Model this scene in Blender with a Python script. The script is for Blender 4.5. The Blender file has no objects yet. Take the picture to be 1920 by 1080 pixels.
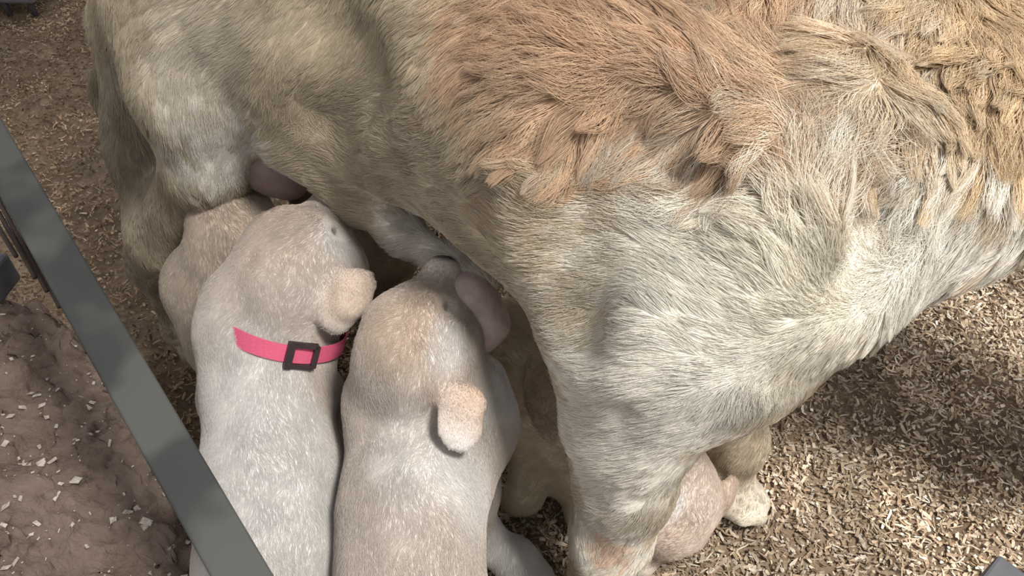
import bpy, math, random
import numpy as np
from mathutils import Vector, Matrix
from mathutils.kdtree import KDTree

rng = np.random.default_rng(7)
FUR = 1.0
random.seed(7)
S = bpy.context.scene
COL = S.collection

# ------------------------------------------------------------------ camera
H, PITCH, FPX = 0.80, math.radians(45.0), 1500.0
cam_d = bpy.data.cameras.new('camera')
cam = bpy.data.objects.new('camera', cam_d)
COL.objects.link(cam)
cam_d.sensor_width = 36.0
cam_d.lens = FPX / 1920.0 * 36.0
cam_d.clip_start = 0.02
cam.location = (0, 0, H)
cam.rotation_euler = (math.pi / 2 - PITCH, 0, 0)
S.camera = cam
CR = np.array([1.0, 0, 0])
CU = np.array([0, math.sin(PITCH), math.cos(PITCH)])
CF = np.array([0, math.cos(PITCH), -math.sin(PITCH)])
CO = np.array([0, 0, H])

# ------------------------------------------------------------------ world, light, exposure
W = bpy.data.worlds.new('world')
S.world = W
W.use_nodes = True
bg = W.node_tree.nodes['Background']
bg.inputs[0].default_value = (0.97, 0.965, 0.98, 1)
bg.inputs[1].default_value = 0.68
def area(name, loc, aim, size, power, color, spread=180):
    l = bpy.data.lights.new(name, 'AREA')
    l.shape = 'RECTANGLE'; l.size = size[0]; l.size_y = size[1]
    l.energy = power; l.color = color; l.spread = math.radians(spread)
    o = bpy.data.objects.new(name, l); COL.objects.link(o)
    o.location = loc
    o.rotation_euler = (Vector(aim) - Vector(loc)).to_track_quat('-Z', 'Y').to_euler()
    return o
area('unseen_key_light', (0.72, -0.12, 2.0), (0.34, 0.38, 0.15), (0.38, 0.38), 11.5, (1.0, 0.97, 0.92), 75)  # unseen daylight source, placed and narrowed so the left side falls darker
vs = S.view_settings
vs.view_transform = 'Standard'; vs.look = 'None'; vs.gamma = 1.0; vs.use_curve_mapping = False
vs.exposure = 0.0
S.cycles.use_denoising = True
S.cycles.max_bounces = 6

# ------------------------------------------------------------------ helpers
def P(px, py, d):
    """world point at depth d along the line of sight through a pixel of the 1920x1080 frame"""
    return CO + d * (CF + (px - 960) / FPX * CR - (py - 540) / FPX * CU)
def G(px, py, z=0.0):
    v = CF + (px - 960) / FPX * CR - (py - 540) / FPX * CU
    return CO + v * ((z - H) / v[2])
def nrm(v):
    v = np.asarray(v, float); return v / max(np.linalg.norm(v), 1e-9)
def c2w(r, u, b):
    """camera right / up / towards-camera vector in the world"""
    return nrm(r * CR + u * CU - b * CF)

def make_noise(seed, n=10, octaves=2):
    r = np.random.default_rng(seed)
    K = []
    for o in range(octaves):
        for i in range(n):
            v = r.normal(size=3); v /= np.linalg.norm(v)
            K.append((v * (0.6 + 0.8 * r.random()) * 2 ** o, r.random() * 6.283, 0.6 ** o))
    tot = math.sqrt(sum(k[2] ** 2 for k in K) / 2)
    def f(p, scale):
        a = np.zeros(len(p))
        for k, ph, w in K:
            a += w * np.sin((p @ k) * (6.283 / scale) + ph)
        return a / tot
    return f
N1, N2, N3, N4 = (make_noise(s) for s in (1, 2, 3, 4))
def smooth01(x, a, b):
    t = np.clip((x - a) / (b - a), 0, 1); return t * t * (3 - 2 * t)

# ---- implicit bodies: round cones and ellipsoids blended into one skin
class Body:
    def __init__(self): self.p = []
    def cone(self, a, b, ra, rb, k=0.03, sub=False):
        self.p.append(('c', np.asarray(a, float), np.asarray(b, float), ra, rb, k, sub)); return self
    def ball(self, c, r, k=0.03, sub=False): return self.cone(c, c, r, r, k, sub)
    def chain(self, pts, k=0.03, sub=False):
        for (a, ra), (b, rb) in zip(pts[:-1], pts[1:]): self.cone(a, b, ra, rb, k, sub)
        return self
    def ell(self, c, axes, radii, k=0.02, sub=False):
        A = np.array([nrm(v) for v in axes])
        self.p.append(('e', np.asarray(c, float), A, np.asarray(radii, float), None, k, sub)); return self
    @staticmethod
    def _d(q, X):
        if q[0] == 'c':
            _, a, b, ra, rb, k, sub = q
            ab = b - a; L = float(ab @ ab)
            t = np.clip(((X - a) @ ab) / L, 0, 1) if L > 1e-12 else np.zeros(X.shape[:-1])
            return np.linalg.norm(X - a - t[..., None] * ab, axis=-1) - (ra + t * (rb - ra))
        _, c, A, R, _, k, sub = q
        Y = (X - c) @ A.T
        k0 = np.linalg.norm(Y / R, axis=-1); k1 = np.linalg.norm(Y / R ** 2, axis=-1)
        return k0 * (k0 - 1) / np.maximum(k1, 1e-6)
    @staticmethod
    def _mix(F, d, k, sub):
        if sub:
            d = -d
            h = np.maximum(k - np.abs(F - d), 0) / k
            return np.maximum(F, d) + h * h * k / 4
        h = np.maximum(k - np.abs(F - d), 0) / k
        return np.minimum(F, d) - h * h * k / 4
    def sdf(self, X):
        F = np.full(X.shape[:-1], 0.3)
        for q in self.p: F = self._mix(F, self._d(q, X), q[5], q[6])
        return F
    def surf(self, px, py, d0=0.3, off=0.0):
        v = nrm(CF + (px - 960) / FPX * CR - (py - 540) / FPX * CU)
        t = d0
        for _ in range(200):
            f = float(self.sdf((CO + v * t)[None])[0])
            if f < 5e-4: break
            t += f * 0.8
            if t > 3: break
        return CO + v * (t + off)
    def mesh(self, res, relax=2):
        lo, hi = np.full(3, 9.0), np.full(3, -9.0)
        for q in self.p:
            if q[6]: continue
            if q[0] == 'c':
                r = max(q[3], q[4]); lo = np.minimum(lo, np.minimum(q[1], q[2]) - r); hi = np.maximum(hi, np.maximum(q[1], q[2]) + r)
            else:
                r = q[3].max(); lo = np.minimum(lo, q[1] - r); hi = np.maximum(hi, q[1] + r)
        lo -= 0.02; hi += 0.02
        n = np.ceil((hi - lo) / res).astype(int) + 1
        ax = [lo[i] + res * np.arange(n[i]) for i in range(3)]
        F = np.full(n, 0.3)
        for q in self.p:
            k = q[5]; m = k + 0.02
            if q[0] == 'c':
                r = max(q[3], q[4]); a = np.minimum(q[1], q[2]) - r - m; b = np.maximum(q[1], q[2]) + r + m
            else:
                r = q[3].max(); a = q[1] - r - m; b = q[1] + r + m
            i0 = np.clip(np.floor((a - lo) / res).astype(int), 0, n - 1); i1 = np.clip(np.ceil((b - lo) / res).astype(int) + 1, 1, n)
            sl = tuple(slice(i0[i], i1[i]) for i in range(3))
            X = np.stack(np.meshgrid(*[ax[i][sl[i]] for i in range(3)], indexing='ij'), -1)
            F[sl] = self._mix(F[sl], self._d(q, X), k, q[6])
        # surface nets
        ins = F < 0
        c = n - 1
        cnt = np.zeros(c, int); acc = np.zeros(tuple(c) + (3,)); ne = np.zeros(c)
        corners = [(i, j, k) for i in (0, 1) for j in (0, 1) for k in (0, 1)]
        def C(A, o): return A[o[0]:o[0] + c[0], o[1]:o[1] + c[1], o[2]:o[2] + c[2]]
        for o in corners: cnt += C(ins, o)
        act = (cnt > 0) & (cnt < 8)
        for o in corners:
            for axis in range(3):
                if o[axis]: continue
                o2 = list(o); o2[axis] = 1
                fa, fb = C(F, o), C(F, o2)
                x = (fa < 0) != (fb < 0)
                t = np.where(x, fa / np.where(x, fa - fb, 1), 0)
                for i in range(3):
                    acc[..., i] += np.where(x, o[i] + (t if i == axis else 0), 0)
                ne += x
        idx = np.full(c, -1); ijk = np.argwhere(act); idx[act] = np.arange(len(ijk))
        V = lo + res * (ijk + acc[act] / ne[act][:, None])
        quads = []
        for axis in range(3):
            b1, b2 = (axis + 1) % 3, (axis + 2) % 3
            s0 = [slice(1, c[i]) for i in range(3)]; s0[axis] = slice(0, c[axis])
            s1 = list(s0); s1[axis] = slice(1, c[axis] + 1)
            f0, f1 = ins[tuple(s0)], ins[tuple(s1)]
            e = np.argwhere(f0 != f1)
            flip = f0[f0 != f1]
            off = np.ones(3, int); off[axis] = 0
            e = e + off
            d1 = np.zeros(3, int); d1[b1] = 1; d2 = np.zeros(3, int); d2[b2] = 1
            g = [idx[tuple((e - d1 - d2).T)], idx[tuple((e - d2).T)], idx[tuple(e.T)], idx[tuple((e - d1).T)]]
            q = np.stack(g, 1)
            q[~flip] = q[~flip][:, ::-1]
            quads.append(q)
        Q = np.concatenate(quads); Q = Q[(Q >= 0).all(1)]
        E = np.concatenate([Q[:, [0, 1]], Q[:, [1, 2]], Q[:, [2, 3]], Q[:, [3, 0]]])
        for _ in range(relax):
            A = np.zeros_like(V); w = np.zeros(len(V))
            for i in range(3): A[:, i] = np.bincount(E[:, 0], V[E[:, 1], i], len(V)) + np.bincount(E[:, 1], V[E[:, 0], i], len(V))
            w = np.bincount(E[:, 0], minlength=len(V)) + np.bincount(E[:, 1], minlength=len(V))
            V = 0.5 * V + 0.5 * A / np.maximum(w, 1)[:, None]
        return V, Q

def vnormals(V, Q):
    fn = np.cross(V[Q[:, 2]] - V[Q[:, 0]], V[Q[:, 3]] - V[Q[:, 1]])
    n = np.zeros_like(V)
    for j in range(4):
        for i in range(3): n[:, i] += np.bincount(Q[:, j], fn[:, i], len(V))
    return n / np.maximum(np.linalg.norm(n, axis=1), 1e-12)[:, None]

def new_mesh(name, V, Fc, mat, parent=None, color=None, smooth=True):
    me = bpy.data.meshes.new(name)
    if isinstance(Fc, np.ndarray):
        m = Fc.shape[1]
        me.vertices.add(len(V)); me.vertices.foreach_set('co', np.asarray(V, np.float32).ravel())
        me.loops.add(Fc.size); me.loops.foreach_set('vertex_index', Fc.astype(np.int32).ravel())
        me.polygons.add(len(Fc)); me.polygons.foreach_set('loop_start', (np.arange(len(Fc)) * m).astype(np.int32))
        me.update(calc_edges=True)
    else:
        me.from_pydata([tuple(v) for v in V], [], Fc)
    if smooth: me.polygons.foreach_set('use_smooth', np.ones(len(me.polygons), bool))
    if color is not None:
        a = me.color_attributes.new('coat', 'FLOAT_COLOR', 'POINT')
        a.data.foreach_set('color', np.c_[color, np.ones(len(color))].astype(np.float32).ravel())
    me.validate(); me.update()
    if mat: me.materials.append(mat)
    o = bpy.data.objects.new(name, me); COL.objects.link(o)
    if parent: o.parent = parent
    return o
def tag(o, label=None, cat=None, group=None, kind=None):
    if label: o['label'] = label
    if cat: o['category'] = cat
    if group: o['group'] = group
    if kind: o['kind'] = kind
    return o

# ------------------------------------------------------------------ materials
def mat(name):
    m = bpy.data.materials.new(name); m.use_nodes = True
    nt = m.node_tree; return m, nt, nt.nodes['Principled BSDF']
def nd(nt, kind, **kw):
    n = nt.nodes.new(kind)
    for k, v in kw.items(): setattr(n, k, v)
    return n
def ramp(nt, fac, stops):
    r = nd(nt, 'ShaderNodeValToRGB'); e = r.color_ramp.elements
    while len(e) < len(stops): e.new(0.5)
    for x, (p, c) in zip(e, stops): x.position = p; x.color = (*c, 1)
    nt.links.new(fac, r.inputs[0]); return r
def noise(nt, scale, detail=6, rough=0.6, coord='Object'):
    t = nd(nt, 'ShaderNodeTexCoord'); n = nd(nt, 'ShaderNodeTexNoise')
    n.inputs['Scale'].default_value = scale; n.inputs['Detail'].default_value = detail; n.inputs['Roughness'].default_value = rough
    nt.links.new(t.outputs[coord], n.inputs['Vector']); return n
def bump(nt, bs, height, strength, dist):
    b = nd(nt, 'ShaderNodeBump'); b.inputs['Strength'].default_value = strength; b.inputs['Distance'].default_value = dist
    nt.links.new(height, b.inputs['Height']); nt.links.new(b.outputs[0], bs.inputs['Normal']); return b

def skin_mat(name):
    m, nt, bs = mat(name)
    a = nd(nt, 'ShaderNodeAttribute', attribute_name='coat')
    n = noise(nt, 180, 3)
    mx = nd(nt, 'ShaderNodeMix', data_type='RGBA', blend_type='OVERLAY')
    mx.inputs[0].default_value = 0.25
    nt.links.new(a.outputs['Color'], mx.inputs[6]); nt.links.new(n.outputs[0], mx.inputs[7])
    nt.links.new(mx.outputs[2], bs.inputs['Base Color'])
    bs.inputs['Roughness'].default_value = 0.8; bs.inputs['Specular IOR Level'].default_value = 0.15
    bs.inputs['Sheen Weight'].default_value = 0.25
    bump(nt, bs, n.outputs[0], 0.2, 0.002)
    return m
def hair_mat(name, spec=0.25, rough=0.5):
    m, nt, bs = mat(name)
    a = nd(nt, 'ShaderNodeAttribute', attribute_name='coat')
    nt.links.new(a.outputs['Color'], bs.inputs['Base Color'])
    bs.inputs['Roughness'].default_value = rough; bs.inputs['Specular IOR Level'].default_value = spec
    tr = nd(nt, 'ShaderNodeBsdfTranslucent'); nt.links.new(a.outputs['Color'], tr.inputs[0])
    mx = nd(nt, 'ShaderNodeMixShader'); mx.inputs[0].default_value = 0.3
    nt.links.new(bs.outputs[0], mx.inputs[1]); nt.links.new(tr.outputs[0], mx.inputs[2])
    nt.links.new(mx.outputs[0], nt.nodes['Material Output'].inputs[0])
    return m
def plain(name, color, rough=0.6, metal=0.0, nscale=60, var=0.15, bmp=0.1):
    m, nt, bs = mat(name)
    n = noise(nt, nscale, 5)
    lo = tuple(c * (1 - var) for c in color); hi = tuple(min(1, c * (1 + var)) for c in color)
    r = ramp(nt, n.outputs[0], [(0.3, lo), (0.7, hi)])
    nt.links.new(r.outputs[0], bs.inputs['Base Color'])
    bs.inputs['Roughness'].default_value = rough; bs.inputs['Metallic'].default_value = metal
    bump(nt, bs, n.outputs[0], bmp, 0.002)
    return m
M_SKIN = skin_mat('short_coat_skin')
M_HAIR = hair_mat('long_coat_hair')
M_PHAIR = hair_mat('puppy_hair', 0.02, 0.9)
M_PINK = plain('bare_pink_skin', (0.40, 0.31, 0.295), 0.55, nscale=90, var=0.18, bmp=0.3)

# ------------------------------------------------------------------ fur
def grow_fur(name, V, Q, N, parent, material, density, length, flow, coat, lift=0.25, width=0.0004, pts=6,
             clump=0.5, clump_n=0.02, wave=0.0, locks=None, wave_n=1.5, jitter=0.25, keep=None, bright=0.14):
    tri = np.concatenate([Q[:, [0, 1, 2]], Q[:, [0, 2, 3]]])
    a, b, c = (V[tri[:, i]] for i in range(3))
    ar = 0.5 * np.linalg.norm(np.cross(b - a, c - a), axis=1)
    cen = (a + b + c) / 3
    w = ar * (keep(cen, N[tri[:, 0]]) if keep else 1.0)
    n = max(50, int(w.sum() * density * FUR))
    f = rng.choice(len(tri), n, p=w / w.sum())
    u, v = rng.random(n), rng.random(n); s = u + v > 1; u[s], v[s] = 1 - u[s], 1 - v[s]
    bw = np.c_[1 - u - v, u, v]
    root = sum(V[tri[f, i]] * bw[:, i:i + 1] for i in range(3))
    nn = sum(N[tri[f, i]] * bw[:, i:i + 1] for i in range(3)); nn /= np.linalg.norm(nn, axis=1)[:, None]
    D = flow(root, nn) + jitter * rng.normal(size=(n, 3))
    D -= (D * nn).sum(1)[:, None] * nn; D /= np.maximum(np.linalg.norm(D, axis=1), 1e-6)[:, None]
    L = length(root) * (0.65 + 0.6 * rng.random(n))
    lf = lift * (0.7 + 0.6 * rng.random(n))
    lk = locks(root) if locks else np.zeros(n)
    lf = lf * (1 + .5 * lk)
    if wave: wv = wave(root); side = np.cross(nn, D); ph = 6.283 * N3(root, 0.035)
    t = np.linspace(0, 1, pts)
    pos = np.empty((n, pts, 3))
    for j, s in enumerate(t):
        up = lf * (s - 0.45 * s * s) * 1.4
        pos[:, j] = root + L[:, None] * (D * (s * (1 - 0.3 * lf))[:, None] + nn * up[:, None])
        if wave: pos[:, j] += (wv * L * s * np.sin(6.283 * wave_n * s + ph))[:, None] * side
    if clump > 0:
        m = max(8, int(n * clump_n)); seeds = rng.choice(n, m, replace=False)
        kd = KDTree(m)
        for i, si in enumerate(seeds): kd.insert(root[si], i)
        kd.balance()
        near = np.array([kd.find(r)[1] for r in root]); sd = seeds[near]
        cl = clump * (0.6 + 0.5 * N4(root, 0.05)) + .4 * lk
        for j, s in enumerate(t):
            pos[:, j] += (pos[sd, j] - pos[:, j]) * np.clip(cl * s ** 1.3, 0, 0.9)[:, None]
        cv = rng.normal(size=m)[near]; off = rng.normal(size=(m, 3))[near] * .020 + rng.normal(size=(n, 3)) * .010
    else: cv = np.zeros(n); off = np.zeros((n, 3))
    col = coat(root + off * (.35 + .65 * lk)[:, None], nn) * np.exp(bright * (1 + 1.4 * lk) * (rng.normal(size=n) * 0.7 + cv * 0.6))[:, None]
    hc = bpy.data.hair_curves.new(name)
    hc.add_curves([pts] * n)
    hc.attributes['position'].data.foreach_set('vector', pos.astype(np.float32).ravel()) if 'position' in hc.attributes else hc.position_data.foreach_set('vector', pos.astype(np.float32).ravel())
    ra = hc.attributes.get('radius') or hc.attributes.new('radius', 'FLOAT', 'POINT')
    prof = np.array([1.0 - 0.75 * s ** 2 for s in t]) * width
    ra.data.foreach_set('value', np.tile(prof, n).astype(np.float32))
    ca = hc.attributes.new('coat', 'FLOAT_COLOR', 'CURVE')
    ca.data.foreach_set('color', np.c_[np.clip(col, 0.005, 0.95), np.ones(n)].astype(np.float32).ravel())
    hc.materials.append(material)
    o = bpy.data.objects.new(name, hc); COL.objects.link(o); o.parent = parent
    o['kind'] = 'stuff'
    return o

def blotches(base, spots):
    """coat colour: a base and soft patches (centre, radius, colour, strength)"""
    base = np.array(base)
    def f(p, n=None):
        c = np.tile(base, (len(p), 1))
        wob = 1 + 0.16 * N1(p, 0.09)
        for ce, r, co, st in spots:
            d = np.linalg.norm(p - ce, axis=1) / r * wob
            w = (st * (1 - smooth01(d, 0.45, 1.15)))[:, None]
            c = c * (1 - w) + np.array(co) * w
        return c
    return f

# ================================================================== SETTING
def ground():
    m, nt, bs = mat('wood_shaving_bed')
    n1 = noise(nt, 9, 8, 0.65); n2 = noise(nt, 120, 4, 0.7)
    mx = nd(nt, 'ShaderNodeMix', data_type='FLOAT'); mx.inputs[0].default_value = 0.5
    nt.links.new(n1.outputs[0], mx.inputs[2]); nt.links.new(n2.outputs[0], mx.inputs[3])
    r = ramp(nt, mx.outputs[0], [(0.32, (0.13, 0.088, 0.058)), (0.5, (0.22, 0.16, 0.11)), (0.68, (0.35, 0.27, 0.19))])
    nt.links.new(r.outputs[0], bs.inputs['Base Color']); bs.inputs['Roughness'].default_value = 0.95
    bs.inputs['Specular IOR Level'].default_value = 0.1
    bump(nt, bs, n2.outputs[0], 0.8, 0.006)
    nx, ny = 261, 261
    xs = np.linspace(-2.6, 2.6, nx); ys = np.linspace(-1.6, 3.6, ny)
    X, Y = np.meshgrid(xs, ys, indexing='ij'); p = np.c_[X.ravel(), Y.ravel(), np.zeros(X.size)]
    p[:, 2] = -0.008 + 0.005 * N1(p, 0.25) + 0.003 * N2(p, 0.08)
    i = np.arange(nx * ny).reshape(nx, ny)
    q = np.stack([i[:-1, :-1], i[1:, :-1], i[1:, 1:], i[:-1, 1:]], -1).reshape(-1, 4)
    o = new_mesh('ground', p, q, m); tag(o, kind='structure')
ground()

def shavings():
    m, nt, bs = mat('pale_wood_shavings')
    a = nd(nt, 'ShaderNodeAttribute', attribute_name='coat'); n = noise(nt, 300, 2)
    mx = nd(nt, 'ShaderNodeMix', data_type='RGBA', blend_type='OVERLAY'); mx.inputs[0].default_value = 0.4
    nt.links.new(a.outputs['Color'], mx.inputs[6]); nt.links.new(n.outputs[0], mx.inputs[7])
    nt.links.new(mx.outputs[2], bs.inputs['Base Color']); bs.inputs['Roughness'].default_value = 0.85
    bs.inputs['Specular IOR Level'].default_value = 0.2
    cnt = 90000
    pxy = np.empty((0, 2))
    a1 = np.c_[rng.uniform(-0.3, 1.0, 80000), rng.uniform(0.25, 1.1, 80000)]
    a3 = np.c_[rng.uniform(-0.5, 1.0, 22000), rng.uniform(-0.1, 0.28, 22000)]
    a2 = np.c_[rng.uniform(-1.25, 0.0, 52000), rng.uniform(0.45, 1.75, 52000)]
    a2[42000:] = np.c_[rng.uniform(-2.0, 1.6, 10000), rng.uniform(0.9, 2.4, 10000)]
    xy = np.concatenate([a1, a2, a3]); n_ = len(xy)
    L = 0.004 + 0.012 * rng.random(n_) ** 2.0; Wd = 0.0006 + 0.0015 * rng.random(n_) ** 1.7
    th = rng.random(n_) * 6.283; tilt = rng.normal(size=n_) * 0.35; curl = rng.normal(size=n_) * 1.8
    roll = rng.normal(size=n_) * 0.5
    base = np.c_[xy, np.zeros(n_)]
    z0 = -0.006 + 0.005 * N1(base, 0.25) + 0.003 * N2(base, 0.08) + 0.007 * rng.random(n_)
    f = np.c_[np.cos(th) * np.cos(tilt), np.sin(th) * np.cos(tilt), np.sin(tilt)]
    up = np.tile([0, 0, 1.0], (n_, 1)); s = np.cross(up, f); s /= np.linalg.norm(s, axis=1)[:, None]; up = np.cross(f, s)
    s2 = s * np.cos(roll)[:, None] + up * np.sin(roll)[:, None]; u2 = np.cross(f, s2)
    V = np.empty((n_, 8, 3))
    for j in range(4):
        t = j / 3 - 0.5; ang = curl * t
        c = base + np.c_[np.zeros((n_, 2)), z0] + f * (L * t * np.cos(ang * 0.6))[:, None] + u2 * (L * 0.5 * t * np.sin(ang))[:, None]
        wj = Wd * (0.75 if j in (0, 3) else 1.0)
        V[:, j * 2] = c - s2 * wj[:, None]; V[:, j * 2 + 1] = c + s2 * wj[:, None]
    b = np.arange(n_)[:, None] * 8
    Fq = np.concatenate([b + np.array([0, 2, 3, 1]), b + np.array([2, 4, 5, 3]), b + np.array([4, 6, 7, 5])])
    pal = np.array([(0.68, 0.56, 0.42), (0.55, 0.42, 0.29), (0.40, 0.29, 0.19), (0.78, 0.69, 0.56), (0.30, 0.21, 0.14)])
    k = rng.choice(5, n_, p=[0.28, 0.28, 0.22, 0.12, 0.10])
    c = pal[k] * np.exp(0.18 * rng.normal(size=n_))[:, None]
    patch = smooth01(N4(base, 0.22), -0.4, 0.9)[:, None]      # patches of older, browner bedding
    far = smooth01(xy[:, 0], 0.1, -0.35)[:, None]  # left-hand shavings coloured darker in place of the shade there
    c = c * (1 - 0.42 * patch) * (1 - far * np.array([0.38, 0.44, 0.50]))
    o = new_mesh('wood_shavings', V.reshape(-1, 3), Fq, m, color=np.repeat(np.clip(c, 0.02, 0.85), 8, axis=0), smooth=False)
    tag(o, 'pale curled wood shavings strewn over the brown ground under the dogs', 'wood shavings', kind='stuff')
shavings()

# ================================================================== MOTHER DOG
mom = Body()
RUMP, MID, THX = P(440, 20, .77), P(765, 130, .68), P(1100, 285, .595)
mom.chain([(P(425, -10, .80), .108), (RUMP, .100), (P(605, 80, .73), .099), (P(775, 120, .68), .103), (P(1100, 275, .595), .106), (P(1230, 330, .60), .106), (P(1400, 410, .58), .094)], k=.045)
mom.chain([(P(1000, -20, .70), .105), (P(1250, 80, .67), .115), (P(1560, 120, .66), .10)], k=.06)
mom.chain([(P(1400, 410, .58), .094), (P(1690, 305, .58), .078), (P(1960, 262, .60), .080)], k=.05)
mom.chain([(P(1560, 120, .66), .10), (P(1960, 80, .67), .10)], k=.06)
# head, carried forward and low beyond the frame
HC = np.array([.60, .42, .46]); hf = nrm([.75, -.55, -.35]); hu = nrm(np.cross(np.cross(hf, [0, 0, 1]), hf)); hr = np.cross(hf, hu)
mom.cone(P(1960, 190, .63), HC, .098, .085, .05)
mom.cone(HC + hf * .05 - hu * .02, HC + hf * .155 - hu * .035, .058, .038, .03)
for s in (-1, 1): mom.ell(HC + hr * s * .085 - hu * .03, [hf, hu, hr], (.042, .06, .012), .015)
# chest, shoulder and near foreleg
mom.cone(P(1240, 470, .535), P(1225, 610, .56), .07, .066, .06)
mom.cone(P(1400, 500, .56), P(1350, 620, .575), .075, .060, .06)
mom.chain([(P(1215, 640, .57), .062), (P(1185, 775, .605), .046), (P(1172, 900, .645), .0325), (P(1146, 1010, .685), .0275), (P(1128, 1075, .72), .026)], k=.035)
mom.chain([(P(1128, 1075, .72), .026), (P(1118, 1165, .765), .030), (P(1125, 1235, .765), .024)], k=.02)
# far foreleg stepping forward, its paw on the shavings
FP = G(1372, 925, .024)
ef = nrm([.85, -.5, 0])
mom.chain([(P(1330, 640, .68), .055), (np.array([.215, .50, .24]), .036), (np.array([.232, .475, .10]), .025), (FP + [-.012, .008, .012], .026), (FP + [.002, -.002, .002], .024)], k=.03)
for k_, a_ in enumerate((-.75, -.25, .28, .8)):
    dr = np.array([ef[0] * math.cos(a_) - ef[1] * math.sin(a_), ef[0] * math.sin(a_) + ef[1] * math.cos(a_), 0])
    L_ = .034 if k_ in (1, 2) else .027
    mom.cone(FP + dr * .012, FP + dr * L_ - [0, 0, .006], .0150, .0125, .006)
# near hind leg
KN = P(395, 300, .765)
mom.chain([(P(385, 30, .74), .075), (P(385, 170, .735), .058), (KN, .036)], k=.035)
HK = np.array([-.432, .705, .14])
mom.chain([(KN, .036), (P(318, 440, .87), .036), (HK, .024)], k=.03)
mom.chain([(P(300, 60, .83), .065), (P(292, 260, .85), .040), (HK, .02)], k=.04)
mom.chain([(HK, .023), (np.array([-.425, .69, .035]), .02), (np.array([-.39, .665, .022]), .024), (np.array([-.365, .645, .016]), .018)], k=.02)
# far hind leg
mom.chain([(P(470, 40, .88), .07), (P(640, 330, .90), .055), (P(715, 440, .90), .045), (P(715, 545, .99), .030), (np.array([-.175, .735, .03]), .022), (np.array([-.135, .70, .02]), .024)], k=.03)
# tail hanging behind the rump
mom.chain([(P(300, -120, .90), .03), (P(215, 40, .95), .022), (P(203, 170, .97), .016), (P(205, 265, .97), .006)], k=.03)
# swollen milk ridge under the belly
mom.chain([(P(560, 270, .71), .030), (P(665, 378, .72), .013), (P(760, 442, .71), .013), (P(850, 500, .69), .013), (P(905, 535, .67), .013)], k=.022)
base = Body(); base.p = list(mom.p)
def ridge(pts, r, off, k=.03, sub=False):
    q = [base.surf(x, y, .3, off) for x, y in pts]
    mom.chain([(a, r) for a in q], k, sub)
ridge([(1262, 255), (1210, 310), (1165, 400), (1130, 520)], .025, .020, .04)         # fold behind the shoulder blade
ridge([(1205, 240), (1120, 330), (1088, 470), (1075, 590)], .020, -.002, .04, True)
ridge([(1290, 330), (1275, 420)], .028, -.012, .05, True)                              # hollow of the shoulder
ridge([(1575, 140), (1620, 260), (1628, 360), (1600, 450)], .018, .010, .03)           # loose skin at the neck
ridge([(1655, 260), (1652, 400), (1625, 510)], .012, -.006, .03, True)
ridge([(575, 20), (610, 130), (570, 250)], .028, -.009, .05, True)                     # flank hollow
ridge([(1165, 780), (1190, 775)], .006, -.002, .012, True)                             # elbow crease
MV, MQ = mom.mesh(.0055, 2)
MN = vnormals(MV, MQ)
MV = MV + MN * (0.0012 * N1(MV, 0.09))[:, None]
sp = lambda x, y: base.surf(x, y)
CREAM, GINGER, WHITE, TAN, GREYTAN = (.58, .50, .385), (.52, .355, .235), (.75, .72, .655), (.52, .41, .29), (.43, .37, .28)
mom_coat0 = blotches((.50, .425, .315), [
    (sp(700, 100), .12, (.47, .40, .29), .8), (sp(900, 420), .13, (.50, .43, .32), .8),
    (sp(1000, 40), .10, GINGER, .85), (sp(1150, 20), .12, GINGER, .9), (sp(1300, 60), .11, GINGER, .95), (sp(1450, 180), .10, GINGER, .9),
    (sp(1350, 250), .07, GINGER, .7), (sp(1480, 330), .09, (.48, .355, .245), .85), (sp(1330, 330), .06, (.47, .345, .235), .7), (sp(1050, 200), .06, TAN, .7), (sp(1100, 190), .05, GINGER, .6),
    (sp(1500, 30), .08, GINGER, .8), (sp(1285, 370), .055, (.42, .335, .245), .85),  # shoulder hollow: brownish coat, darkened further to paint in its shade
    (sp(1620, 150), .07, (.62, .52, .38), .9), (sp(1800, 60), .10, (.56, .41, .25), .9), (sp(1850, 200), .08, (.56, .43, .28), .9), (sp(1650, 30), .05, WHITE, .5),
    (sp(1622, 300), .03, (.70, .64, .54), .9), (sp(1600, 200), .03, (.68, .60, .48), .8), (sp(1720, 320), .05, (.50, .44, .35), .7), (sp(1165, 400), .03, (.62, .58, .50), .7),  # pale shoulder-fold highlight and grey jaw shadow painted into the coat
    (sp(1740, 465), .065, WHITE, .9), (sp(1870, 450), .06, WHITE, .9), (sp(1640, 530), .07, WHITE, .7), (sp(1860, 500), .035, (.6, .46, .34), .5),
    (sp(1350, 620), .10, (.74, .71, .63), .9), (sp(1500, 560), .08, (.74, .70, .60), .9), (sp(1200, 560), .07, (.68, .65, .58), .8),
    (sp(1230, 780), .09, WHITE, .95), (sp(1170, 900), .07, WHITE, .95), (sp(1140, 1040), .06, WHITE, .9), (sp(1160, 1035), .022, (.58, .40, .28), .7),
    (sp(390, 230), .06, WHITE, .9), (sp(390, 310), .05, WHITE, .9), (sp(390, 100), .07, (.60, .54, .44), .8),
    (FP, .06, (.66, .60, .50), .9), (P(262, 150, .80), .06, (.36, .31, .24), .8), (P(270, 300, .85), .09, (.36, .31, .24), .9), (HK, .1, (.40, .34, .26), .8), (P(205, 180, .97), .06, (.36, .31, .21), .8),  # shade on the rear of the thigh painted as darker coat
    (P(760, 440, .68), .05, (.66, .62, .57), .8), (P(850, 500, .66), .05, (.66, .62, .57), .8)])
def mom_coat(p, n=None):
    c = mom_coat0(p)
    return np.clip(c * (1 + 0.07 * N2(p, 0.05) + 0.04 * N3(p, 0.02))[:, None], 0.02, 0.9)
mother = new_mesh('mother_dog', MV, MQ, M_SKIN, color=mom_coat(MV))
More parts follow.
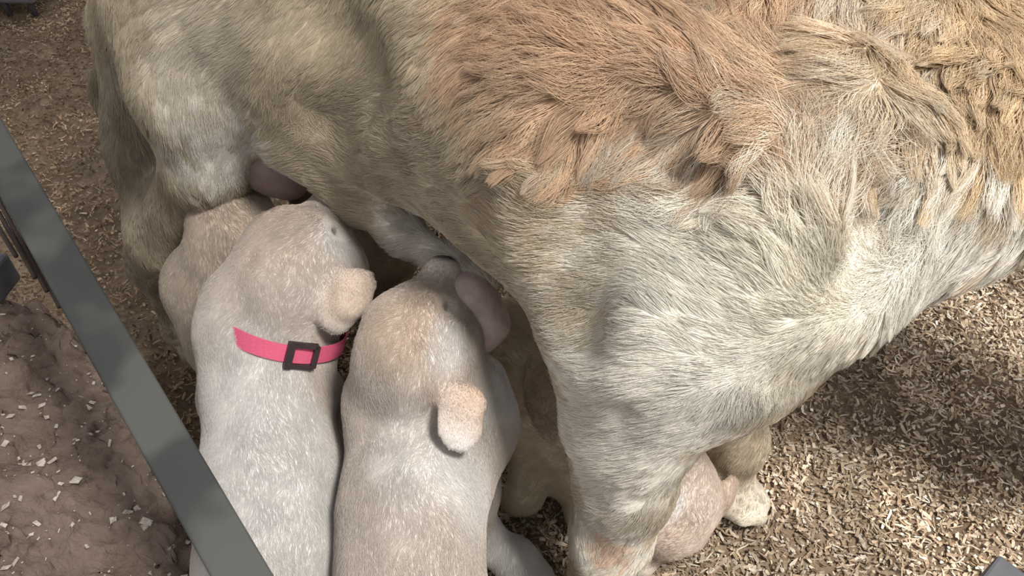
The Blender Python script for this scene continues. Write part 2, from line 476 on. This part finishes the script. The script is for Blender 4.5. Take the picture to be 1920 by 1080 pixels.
tag(mother, 'large cream and ginger long-coated mother dog standing over the nursing puppies', 'dog')
ED = nrm(THX - RUMP); ED[2] = 0; ED = nrm(ED)
neck0, leg0 = P(1600, 400, .55), P(1190, 800, .6)
def mom_flow(p, n):
    f = np.tile(-ED * 0.9 + np.array([0, 0, -.35]), (len(p), 1))
    w = smooth01(p[:, 0], .16, .26)[:, None]                           # neck: hangs down and back
    f = f * (1 - w) + w * np.array([-.25, -.1, -1.0])
    z = smooth01(p[:, 2], .47, .53)[:, None]                           # along the back: falls down the side
    f = f + z * np.array([0, -.4, -1.0])
    h = smooth01(p[:, 0], -.22, -.30)[:, None]
    f = f * (1 - h) + h * np.array([.05, 0, -1.0])
    lg = (smooth01(p[:, 2], .30, .22) * smooth01(p[:, 0], -.2, 0))[:, None]
    f = f * (1 - lg) + lg * np.array([-.75, 0, -.6])
    a = long_w(p)
    f = f + (0.26 + 0.40 * a)[:, None] * np.c_[N1(p, .13), N2(p, .13), N3(p, .13)]
    return f
def long_w(p):
    a = smooth01(p[:, 2], .455, .52) * smooth01(p[:, 0], -.08, .06)
    b = smooth01(p[:, 0], .19, .27) * smooth01(p[:, 2], .30, .36) * .7
    return np.maximum(a, b)
def mom_len(p):
    L = .014 + .026 * long_w(p)
    L *= 1 - .45 * smooth01(p[:, 2], .30, .18)
    L *= 1 - .6 * smooth01(p[:, 2], .10, .05)
    return L
def mom_keep(c, n):
    v = CO - c; v /= np.linalg.norm(v, axis=1)[:, None]
    return np.where((n * v).sum(1) > -.3, 1.0, .3) * np.where(c[:, 0] > .48, .25, 1.0)
grow_fur('fur', MV, MQ, MN, mother, M_HAIR, 640000, mom_len, mom_flow, mom_coat, lift=.17, width=.00018, pts=7,
         clump=.36, clump_n=.014, locks=long_w, wave=lambda p: .04 + .09 * long_w(p), wave_n=.8, jitter=.09, keep=mom_keep, bright=.075)
# bare milk-swollen skin
def lumps(name, body, parent, m, res=.0035):
    V, Q = body.mesh(res, 2); return new_mesh(name, V, Q, m, parent)
ud = Body().chain([(P(880, 560, .668), .024), (P(905, 610, .672), .019), (P(898, 640, .672), .008)], .02)
u1 = lumps('udder', ud, mother, M_PINK); u1['label'] = 'bare pinkish hanging teat skin'
ud = Body().chain([(P(475, 280, .79), .02), (P(515, 305, .775), .030), (P(545, 340, .77), .017)], .02)
u2 = lumps('udder', ud, mother, plain('shaded_pink_skin', (.24, .165, .155), 0.55, nscale=90, var=.18, bmp=.3)); u2['label'] = 'bare pinkish hanging teat skin'  # darker copy of the pink skin, carrying the groin's shade in its colour

# ================================================================== PUPPIES
TANP, CRM, WHP, PINKP = (.55, .435, .35), (.585, .525, .47), (.70, .685, .665), (.57, .43, .385)
DARK = (.06, .045, .04)
def puppy(name, label, head, f, u, s, chain, legs, tail=None, extra=None, spots=(), base=CRM, ears=(1, 1), fur_n=1.0, flow=None, ear_base=(.86, .30, -.25), ear_dir=(.7, -.6, -.35), ear_face=(.8, .6, 0), velvet=()):
    """head centre, forward and up directions, head size; trunk as (point, radius) list"""
    f = nrm(f); r = nrm(np.cross(f, u)); u = np.cross(r, f)
    b = Body()
    b.chain(chain, .025)
    b.cone(chain[0][0], head - f * s * .35 - u * s * .1, chain[0][1], s * .72, .02)
    b.ell(head, [r, u, f], (s * .98, s * .90, s * 1.05), .018)
    b.cone(head + f * s * .6 - u * s * .22, head + f * s * 1.40 - u * s * .30, s * .52, s * .36, .022)
    for q in (-1, 1):
        b.ball(head + f * s * .60 + r * q * s * .38 + u * s * .28, s * .31, .02)
        b.ball(head + f * s * .35 + r * q * s * .48 - u * s * .35, s * .46, .02)
    for L in legs:
        b.chain(L, .025)
    if tail: b.chain(tail, .02)
    eyes = []
    for q in (-1, 1):
        e = head + f * s * .86 + r * q * s * .56 + u * s * .26
        eyes.append(e)
        b.ball(e + r * q * s * .10 + u * s * .06, s * .07, .022, True)
    spots = list(spots)
    mix = lambda v, q: r * q * v[0] + u * v[1] + f * v[2]
    for q, on in zip((-1, 1), ears):
        if not on: continue
        eb = head + mix(ear_base, q) * s
        out = nrm(mix(ear_dir, q)); fc = nrm(mix(ear_face, q))
        wd = nrm(np.cross(out, fc)); th = np.cross(wd, out)
        b.ell(eb + out * s * .50, [wd, out, th], (s * .42, s * .60, s * .15), .006)
        b.cone(eb - out * s * .10 - th * s * .05, eb + out * s * .40, s * .20, s * .13, .014)
        spots.append((eb + out * s * .6, s * .75, TANP, .85))
    if extra: extra(b)
    nose = head + f * s * 1.80 - u * s * .22
    V, Q = b.mesh(.0036, 2); N = vnormals(V, Q)
    c0 = blotches(base, [(head + f * s * .3 + u * s * .6, s * .9, TANP, .35)] + spots)
    r_ = r
    def coat(p, n=None):
        c = np.clip(c0(p) * (1 + .04 * N2(p, .05))[:, None], .02, .9)
        for q, e in zip((-1, 1), eyes):
            ax = nrm(f * .8 - u * .25 + r * q * .1)
            d = p - e; al = d @ ax; pe = np.linalg.norm(d - al[:, None] * ax, axis=1)
            w = ((1 - smooth01(np.abs(al), s * .20, s * .38)) * (1 - smooth01(pe, s * .025, s * .085)))[:, None] * .85
            c = c * (1 - w) + np.array((.16, .11, .09)) * w
        w = (1 - smooth01(np.linalg.norm(p - nose, axis=1), s * .16, s * .3))[:, None]
        return c * (1 - w) + np.array(DARK) * w
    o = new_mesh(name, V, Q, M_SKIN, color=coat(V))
    tag(o, label, 'puppy')
    a0 = nrm(chain[-1][0] - chain[0][0])
    def fl(p, n):
        d = p - head; near = smooth01(np.linalg.norm(d, axis=1), s * 1.7, s * 1.1)[:, None]
        return (1 - near) * (a0 + np.array([0, 0, -.25])) + near * (-f * 1.0) + .3 * np.c_[N1(p, .05), N2(p, .05), N3(p, .05)]
    short = [(e, s * .30) for e in eyes] + [(nose, s * .6)] + list(velvet)
    def plen(p):
        L = np.full(len(p), .0060)
        for ce, r in short: L *= .22 + .78 * smooth01(np.linalg.norm(p - ce, axis=1), r * .6, r * 1.15)
        return L
    grow_fur('fur', V, Q, N, o, M_PHAIR, 1400000 * fur_n, plen, fl, coat, lift=.24, width=.00011, pts=4,
             clump=0, jitter=.25, bright=.03)
    return o, b, (V, Q, N)

def leg(top, foot, r0, r1, fwd, bend):
    top, foot = np.asarray(top, float), np.asarray(foot, float)
    k = (top * .5 + foot * .5) + np.asarray(bend, float)
    ankle = foot + np.array([0, 0, .03]) - np.asarray(fwd) * .012
    return [(top, r0), (k, (r0 + r1) * .55), (ankle, r1), (foot, r1 * 1.12), (foot + np.asarray(fwd) * .03, r1 * 1.0)]
YF = np.array([0, 1.0, 0])

# pup with the pink collar
A_h = P(548, 520, .705)
A_ch = [(P(525, 640, .715), .046), (P(502, 750, .705), .0485), (P(512, 900, .675), .0545), (P(515, 1050, .65), .0565), (P(520, 1150, .645), .053)]
hipA = A_ch[-1][0]; shA = A_ch[1][0]
A_legs = [leg(shA + [-.04, .02, -.02], [shA[0] - .045, shA[1] + .05, .016], .03, .019, YF, [0, -.01, 0]),
          leg(shA + [.02, .02, -.02], [shA[0] + .015, shA[1] + .04, .016], .028, .018, YF, [0, -.01, 0]),
          leg(hipA + [-.04, .0, -.01], [hipA[0] - .05, hipA[1] - .01, .016], .036, .019, YF, [0, .03, 0]),
          leg(hipA + [.025, .0, -.01], [hipA[0] + .02, hipA[1] - .01, .016], .032, .017, YF, [0, .03, 0])]
def flap(b, px, py, d, dr, wd, L, Wd, T, k=.006):
    # a hanging ear flap: centre, drop direction and across direction in camera axes, half sizes in metres
    a = c2w(*dr); w = c2w(*wd); b.ell(P(px, py, d), [w, a, np.cross(w, a)], (Wd, L, T), k)
def a_extra(b):
    flap(b, 668, 550, .664, (-.35, -.90, .1), (.85, -.4, -.25), .023, .0150, .0065)
    flap(b, 638, 580, .670, (-.5, -.85, .1), (.8, -.45, -.3), .022, .017, .0065, .012)
    b.cone(P(622, 508, .68), P(655, 530, .665), .013, .008, .012)
    global ringA
    ringA = Body(); ringA.p = list(b.p)
    b.chain([(P(428, 560, .70), .018), (P(440, 615, .70), .026), (P(450, 690, .70), .024)], .03)
pA, bA, mA = puppy('puppy', 'cream puppy wearing a pink collar, muzzle raised to the mother dog’s belly', A_h,
                   c2w(.30, .90, -.25), c2w(-.25, .25, .92), .0565, A_ch, A_legs,
                   tail=[(hipA + [0, -.04, .01], .014), (hipA + [.03, -.11, .03], .009), (hipA + [.05, -.15, .06], .005)],
                   ears=(1, 0), ear_base=(.75, 0, -.2), ear_dir=(.25, -.9, -.3), ear_face=(.9, .3, 0), extra=a_extra, velvet=[(P(655, 562, .66), .034)],
                   spots=[(P(655, 562, .655), .034, (.53, .42, .335), .85), (P(505, 850, .62), .09, WHP, .7), (P(510, 1020, .60), .1, WHP, .7), (P(450, 720, .66), .07, WHP, .6), (P(650, 440, .68), .03, WHP, .8)])

# collar
def ring(body, c, ax, off, w, seg=64, rad0=.04):
    ax = nrm(ax); e1 = nrm(np.cross(ax, [0, 0, 1])); e2 = np.cross(ax, e1)
    out = []
    for i in range(seg):
        a = 6.2832 * i / seg; d = e1 * math.cos(a) + e2 * math.sin(a)
        t = .02
        for _ in range(60):
            v = float(body.sdf((c + d * t)[None])[0])
            if v > -4e-4: break
            t += max(-v * .7, 3e-4)
        out.append((d, t + off))
    tt = np.array([o[1] for o in out])
    for _ in range(3): tt = (np.roll(tt, 1) + tt * 2 + np.roll(tt, -1)) / 4
    return [(o[0], t) for o, t in zip(out, tt)], ax
M_COLLAR = plain('pink_webbing', (.68, .11, .20), .75, nscale=900, var=.12, bmp=.35)
M_BUCK = plain('black_plastic', (.035, .022, .025), .45, nscale=80, var=.2)
def collar():
    c = P(535, 612, .715); ax = nrm(c2w(.30, .93, .25))
    rg, ax = ring(ringA, c, ax, .0055, .015)
    V, Fq = [], []; hw, th = .0075, .0016; n = len(rg)
    for d, t in rg:
        for (h, o) in ((-hw, 0), (hw, 0), (hw, th), (-hw, th)): V.append(c + d * (t + o) + ax * h)
    for i in range(n):
        j = (i + 1) % n
        for a in range(4): Fq.append((i * 4 + a, j * 4 + a, j * 4 + (a + 1) % 4, i * 4 + (a + 1) % 4))
    co = new_mesh('collar', V, Fq, M_COLLAR, pA, smooth=False); co['label'] = 'bright pink webbing collar'
    # buckle frame at the place nearest (568, 664)
    best = min(range(n), key=lambda i: np.linalg.norm(proj(c + rg[i][0] * rg[i][1])[:2] - np.array([568, 660])) + 1e3 * max(0, (rg[i][0] @ CF)))
    d, t = rg[best]; tg = nrm(np.cross(ax, d)); o = c + d * (t + .003)
    V, Fq = [], []
    def bar(a, b, r):
        k = len(V); L = nrm(b - a); s1 = nrm(np.cross(L, d)); s2 = np.cross(L, s1)
        for p in (a, b):
            for q in ((-1, -1), (1, -1), (1, 1), (-1, 1)): V.append(p + s1 * q[0] * r + s2 * q[1] * r * .8)
        Fq.extend([tuple(k + x for x in f) for f in ((0, 1, 2, 3), (7, 6, 5, 4), (0, 4, 5, 1), (1, 5, 6, 2), (2, 6, 7, 3), (3, 7, 4, 0))])
    hx, hy = .011, .0098
    cn = [o + tg * a * hx + ax * b * hy for a, b in ((-1, -1), (1, -1), (1, 1), (-1, 1))]
    bar(cn[0] - ax * .002, cn[3] + ax * .002, .0030); bar(cn[1], cn[2], .0022); bar(cn[3], cn[2], .0022); bar(cn[0], cn[1], .0018)
    bk = new_mesh('buckle', V, Fq, M_BUCK, co, smooth=False); bk['label'] = 'black plastic slide buckle'
def proj(p):
    q = np.asarray(p) - CO; z = q @ CF
    return np.array([960 + FPX * (q @ CR) / z, 540 - FPX * (q @ CU) / z, z])
collar()

# pup in front, eye and dangling ear towards us
B_h = P(775, 660, .645)
B_ch = [(P(750, 750, .675), .042), (P(775, 835, .672), .049), (P(772, 960, .635), .0525), (P(768, 1090, .615), .0505), (P(768, 1180, .615), .048)]
hipB = B_ch[-1][0]; shB = B_ch[1][0]
B_legs = [leg(shB + [-.02, .02, -.02], [shB[0] - .015, shB[1] + .05, .016], .028, .018, YF, [0, -.01, 0]),
          [(P(880, 730, .68), .030), (P(885, 800, .70), .030), (P(880, 920, .74), .022), (P(905, 1010, .79), .0155), (P(965, 1050, .81), .0165), (P(1005, 1085, .815), .018)],
          leg(hipB + [-.025, .0, -.01], [hipB[0] - .02, hipB[1] - .01, .016], .032, .017, YF, [0, .03, 0]),
          leg(hipB + [.04, .0, -.01], [hipB[0] + .045, hipB[1] - .01, .016], .036, .019, YF, [0, .03, 0])]
def b_extra(b):
    flap(b, 862, 795, .606, (.08, -.99, .05), (.95, .1, -.25), .0225, .0185, .0060)
    flap(b, 876, 757, .606, (.3, -.9, .1), (.9, .35, -.2), .0140, .0155, .0060)
    b.cone(P(820, 722, .622), P(860, 745, .610), .014, .009, .012)
    b.chain([(P(896, 715, .71), .021), (P(890, 790, .70), .026), (P(868, 900, .67), .024)], .025)
pB, bB, mB = puppy('puppy', 'cream puppy with shut eye and a tan dangling ear, right of the collared puppy', B_h,
                   c2w(.22, .93, -.15), c2w(-.42, .12, .90), .0485, B_ch, B_legs,
                   tail=[(hipB + [0, -.04, .01], .014), (hipB + [.03, -.11, .03], .009), (hipB + [.05, -.15, .06], .005)],
                   ears=(1, 0), ear_base=(.75, 0, -.3), ear_dir=(.25, -.9, -.3), ear_face=(.9, .3, 0), extra=b_extra, velvet=[(P(868, 785, .602), .032)],
                   spots=[(P(925, 715, .69), .045, WHP, .9), (P(866, 785, .60), .036, (.47, .35, .265), .95), (P(770, 600, .60), .035, TANP, .6), (P(720, 640, .60), .04, (.52, .43, .34), .6), (P(890, 900, .62), .05, WHP, .7), (P(860, 640, .60), .03, WHP, .7), (P(950, 1040, .8), .07, WHP, .9), (P(780, 860, .6), .05, WHP, .5)])  # white spots down the right flank and limb paint in their lit side

# shaded pup behind the collared one
C_h = P(432, 432, .79)
C_ch = [(P(425, 490, .80), .036), (P(408, 535, .825), .048), (np.array([-.285, .56, .17]), .050), (np.array([-.255, .535, .14]), .050)]
hipC = C_ch[-1][0]; shC = C_ch[1][0]
C_legs = [leg(shC + [-.015, .02, -.02], [shC[0] + .005, shC[1] + .04, .016], .024, .016, YF, [0, -.01, 0]),
          leg(shC + [.03, .02, -.02], [shC[0] + .055, shC[1] + .03, .016], .026, .017, YF, [0, -.01, 0]),
          leg(hipC + [-.025, .0, -.01], [hipC[0] - .025, hipC[1] + .01, .016], .032, .017, YF, [0, .02, 0]),
          leg(hipC + [.03, .0, -.01], [hipC[0] + .03, hipC[1] + .01, .016], .032, .017, YF, [0, .02, 0])]
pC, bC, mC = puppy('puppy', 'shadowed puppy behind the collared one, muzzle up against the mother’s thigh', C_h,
                   c2w(-.28, .93, -.1), c2w(-.3, .1, .9), .040, C_ch, C_legs, ears=(1, 1), ear_base=(.75, 0, -.2), ear_dir=(.25, -.9, -.3), ear_face=(.9, .3, 0), base=(.47, .405, .335), fur_n=.6)  # base coat lowered to put this pup's shade into its colour

# shaded pup under the chest, behind the foreleg
E_h = P(985, 650, .81)
E_ch = [(P(1050, 720, .85), .040), (np.array([.055, .60, .135]), .046), (np.array([.05, .68, .13]), .048), (np.array([.05, .75, .125]), .047)]
shE = E_ch[1][0]; hipE = E_ch[-1][0]
XL = nrm([-.8, -.5, 0])
E_legs = [[(P(975, 770, .84), .026), (P(990, 860, .86), .015), (G(985, 915, .035), .012), (G(985, 932, .013), .013), (G(965, 940, .012), .012)],
          [(P(1040, 800, .84), .034), (P(1090, 900, .87), .026), (G(1120, 960, .03), .013), (G(1115, 968, .014), .014), (G(1090, 975, .013), .012)],
          leg(hipE + [-.02, 0, -.01], [hipE[0] - .03, hipE[1], .016], .032, .018, XL, [0, 0, 0]),
          leg(hipE + [.03, 0, -.01], [hipE[0] + .03, hipE[1] + .02, .016], .032, .018, XL, [0, 0, 0])]
def e_extra(b):
    flap(b, 1035, 755, .755, (.30, -.95, 0), (.95, .30, .25), .046, .026, .0065, .008)
    b.cone(P(1010, 670, .78), P(1025, 705, .762), .018, .011, .012)
    b.chain([(P(955, 715, .83), .028), (P(968, 790, .85), .028)], .02)
pE, bE, mE = puppy('puppy', 'shaded puppy with a hanging ear under the mother’s chest, left of her foreleg', E_h,
                   c2w(-.62, .60, -.15), c2w(.25, .5, .8), .046, E_ch, E_legs, extra=e_extra, ears=(1, 0), ear_base=(.75, 0, -.2), ear_dir=(.25, -.9, -.3), ear_face=(.9, .3, 0), base=(.70, .61, .47), fur_n=.6,
                   spots=[(P(1035, 755, .75), .05, (.44, .34, .25), .9)])

# pup dozing between the forelegs
F_h = P(1255, 940, .80)
F_ch = [(P(1250, 880, .85), .042), (np.array([.155, .51, .064]), .046), (np.array([.155, .59, .055]), .047)]
hipF = F_ch[-1][0]; shF = F_ch[1][0]
F_legs = [leg(shF + [x, 0, -.015], [shF[0] + x * 1.3, shF[1] - .05, .012], .024, .015, -YF, [0, 0, .01]) for x in (-.028, .028)] + \
         [leg(hipF + [x, 0, -.015], [hipF[0] + x * 1.5, hipF[1] - .02, .012], .026, .015, -YF, [0, 0, .01]) for x in (-.03, .03)]
pF, bF, mF = puppy('puppy', 'pinkish cream puppy with its round head between the mother’s two forelegs', F_h,
                   c2w(-.35, -.9, -.05), c2w(.1, .15, .95), .050, F_ch, F_legs, ears=(1, 1), ear_base=(.80, .15, -.25), ear_dir=(.5, -.7, -.35), ear_face=(.85, .5, 0), base=(.62, .53, .46), fur_n=.5,
                   spots=[(P(1240, 940, .76), .035, WHP, .8), (P(1242, 990, .77), .014, PINKP, .6)])  # white spot paints in the lit side of the head

# ================================================================== PEN RAIL, LEDGE AND THE REST
def box(V, Fq, a, b, w, t, up):
    L = nrm(b - a); s = nrm(np.cross(L, up)); u = np.cross(s, L); k = len(V)
    for p in (a, b):
        for q in ((-1, -1), (1, -1), (1, 1), (-1, 1)): V.append(p + s * q[0] * w + u * q[1] * t)
    Fq.extend([tuple(k + x for x in f) for f in ((3, 2, 1, 0), (4, 5, 6, 7), (0, 1, 5, 4), (1, 2, 6, 5), (2, 3, 7, 6), (3, 0, 4, 7))])
def bevel(o, w=.002, seg=2):
    m = o.modifiers.new('bevel', 'BEVEL'); m.width = w; m.segments = seg; m.limit_method = 'ANGLE'; return o
def tube(V, Fq, a, b, r, n=10):
    L = nrm(b - a); s = nrm(np.cross(L, [.3, .2, .9])); u = np.cross(s, L); k = len(V)
    for p in (a, b):
        for i in range(n):
            an = 6.2832 * i / n; V.append(p + r * (s * math.cos(an) + u * math.sin(an)))
    for i in range(n): Fq.append((k + i, k + (i + 1) % n, k + n + (i + 1) % n, k + n + i))
    Fq.append(tuple(k + i for i in range(n))[::-1]); Fq.append(tuple(k + n + i for i in range(n)))
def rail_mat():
    m, nt, bs = mat('sun_patched_grey_steel')
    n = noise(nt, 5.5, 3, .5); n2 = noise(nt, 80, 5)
    r = ramp(nt, n.outputs[0], [(.44, (.040, .041, .041)), (.515, (.046, .047, .046)), (.56, (.085, .086, .08)), (.70, (.09, .09, .083))])  # lighter blotches are sun patches painted into the steel colour
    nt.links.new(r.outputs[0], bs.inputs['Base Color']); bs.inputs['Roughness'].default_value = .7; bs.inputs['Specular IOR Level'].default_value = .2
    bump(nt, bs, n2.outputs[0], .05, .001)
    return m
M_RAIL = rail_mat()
M_WIRE = plain('rusty_wire', (.06, .04, .032), .6, nscale=200, var=.3)
def rail():
    a, b = P(-130, 65, .84), P(512, 1180, .52)
    b = b + (b - a) * .25
    V, Fq = [], []; L = nrm(b - a); up = nrm(c2w(.42, .1, .9))
    up = nrm(up - (up @ L) * L)
    box(V, Fq, a, b, .0165, .0165, up)
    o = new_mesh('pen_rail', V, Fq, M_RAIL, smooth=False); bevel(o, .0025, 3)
    tag(o, 'grey square steel pen rail slanting down past the collared puppy', 'rail')
    s = nrm(np.cross(L, up))
    for i, (x0, y0, x1, y1) in enumerate(((-40, 276, 112, 576), (-40, 304, 88, 546), (-40, 332, 66, 520), (-40, 366, 30, 480))):
        V, Fq = [], []
        tube(V, Fq, P(x0, y0, .88 - .002 * i), P(x1, y1, .80 - .002 * i), .0024)
        new_mesh('wire', V, Fq, M_WIRE, o)
rail()

def ledge():
    m, nt, bs = mat('packed_red_earth')
    n1 = noise(nt, 14, 9, 0.7); n2 = noise(nt, 70, 8, 0.7)
    mx = nd(nt, 'ShaderNodeMix', data_type='FLOAT'); mx.inputs[0].default_value = 0.45
    nt.links.new(n1.outputs[0], mx.inputs[2]); nt.links.new(n2.outputs[0], mx.inputs[3])
    r = ramp(nt, mx.outputs[0], [(0.34, (0.10, 0.072, 0.058)), (0.46, (0.29, 0.215, 0.172)), (0.6, (0.37, 0.28, 0.23)), (0.75, (0.46, 0.38, 0.33))])  # darkest stop paints shadow patches into the earth colour
    nt.links.new(r.outputs[0], bs.inputs['Base Color']); bs.inputs['Roughness'].default_value = 0.95; bs.inputs['Specular IOR Level'].default_value = 0.1
    bump(nt, bs, n2.outputs[0], 0.9, 0.012)
    zt = .13
    edge = [(-260, 540), (60, 566), (125, 615), (180, 685), (215, 735), (268, 830), (320, 935), (366, 1030), (372, 1085), (400, 1300)]
    E = [G(x, y, zt) for x, y in edge]
    pts = []
    for a, b in zip(E[:-1], E[1:]):
        k = max(2, int(np.linalg.norm(b - a) / .006))
        pts += [a + (b - a) * i / k for i in range(k)]
    pts = np.array(pts + [E[-1]])
    cen = G(-350, 1000, zt)
    n = len(pts); rows = 70; skirt = 14
    Vs = []
    for j in range(rows):
        Vs.append(cen + (pts - cen) * (j / (rows - 1)) ** .8)
    out = pts - cen; out[:, 2] = 0; out /= np.linalg.norm(out, axis=1)[:, None]
    for j in range(1, skirt):
        t = j / (skirt - 1); Vs.append(pts + out * (.03 * t ** .6)[..., None] if False else pts + out * (.02 * t) - np.array([0, 0, (zt + .02) * t]))
    V = np.concatenate(Vs)
    d = .010 * N1(V, .14) + .005 * N2(V, .05) + .0025 * N3(V, .02)
    V[:, 2] += d * np.clip(V[:, 2] / zt, 0, 1)
    jag = .004 * N4(V, .03); V[:, :2] += np.tile(out[:, :2], (len(Vs), 1)) * jag[:, None]
    R = len(Vs); i = np.arange(R * n).reshape(R, n)
    q = np.stack([i[:-1, :-1], i[1:, :-1], i[1:, 1:], i[:-1, 1:]], -1).reshape(-1, 4)
    o = new_mesh('earth_ledge', V, q, m)
    tag(o, 'rough reddish brown earth ledge outside the grey rail, flecked with wood chips', 'ledge')
    # wood chips lying on the ledge
    k = 700; top = V[:rows * n]
    sel = top[rng.choice(len(top), k)]; vis = np.array([proj(p) for p in sel]); sel = sel[(vis[:, 0] > -60) & (vis[:, 1] > 500)]
    VV, FF = [], []
    for p in sel:
        l = .0007 + .0042 * rng.random() ** 4; w = l * rng.uniform(.3, .9); th = rng.random() * 6.28
        f = np.array([math.cos(th), math.sin(th), rng.normal() * .2]); s = np.array([-f[1], f[0], rng.normal() * .3]); kk = len(VV)
        c = p + [0, 0, .002]
        VV += [c - f * l - s * w, c + f * l - s * w * .6, c + f * l + s * w, c - f * l * .8 + s * w]; VV += [v + np.array([0, 0, .0006]) for v in VV[-4:]]
        FF += [tuple(kk + x for x in g) for g in ((3, 2, 1, 0), (4, 5, 6, 7), (0, 1, 5, 4), (1, 2, 6, 5), (2, 3, 7, 6), (3, 0, 4, 7))]
    ch = new_mesh('wood_flecks', VV, FF, plain('pale_chip', (.50, .44, .37), .8, nscale=300, var=.4), smooth=False)
    tag(ch, 'pale wood flecks scattered over the reddish earth ledge', 'wood flecks', kind='stuff')
ledge()

M_GREY = plain('dull_grey_metal', (.085, .085, .095), .6, nscale=30, var=.15)
def block():
    V, Fq = [], []
    box(V, Fq, G(-90, 515, .16), G(10, 522, .16), .022, .02, np.array([0, 0, 1.0]))
    o = bevel(new_mesh('grey_bracket', V, Fq, M_GREY, smooth=False), .004)
    tag(o, 'small grey block poking in above the earth ledge, beside the wires', 'bracket')
block()
def corner():
    V, Fq = [], []
    a = G(1892, 1085, .15); box(V, Fq, a - [0, 0, .15], a, .016, .016, nrm([.75, .65, 0]))
    o = bevel(new_mesh('grey_post', V, Fq, M_GREY, smooth=False), .003)
    return tag(o, 'grey post corner standing in the sunlit shavings, bottom right', 'post')
corner()
def far_panel():
    r = bpy.data.objects.new('feed_trough', None); COL.objects.link(r)
    c = G(36, 26, .0); r.location = c
    tag(r, 'dim purplish grey trough on dark legs beyond the mother dog’s tail', 'trough')
    V, Fq = [], []
    box(V, Fq, np.array([-.35, .06, .085]), np.array([.05, .04, .085]), .05, .06, np.array([0, 0, 1.0]))
    bevel(new_mesh('basin', V, Fq, plain('purplish_grey', (.13, .115, .13), .7), r, smooth=False), .006)
    for x, y in ((-.30, .02), (-.02, .0), (.035, .0), (-.3, .09)):
        V, Fq = [], []
        tube(V, Fq, np.array([x, y, -.005]), np.array([x - .012, y + .012, .06]), .0065)
        new_mesh('leg', V, Fq, plain('dark_leg', (.05, .04, .045), .7), r)
far_panel()
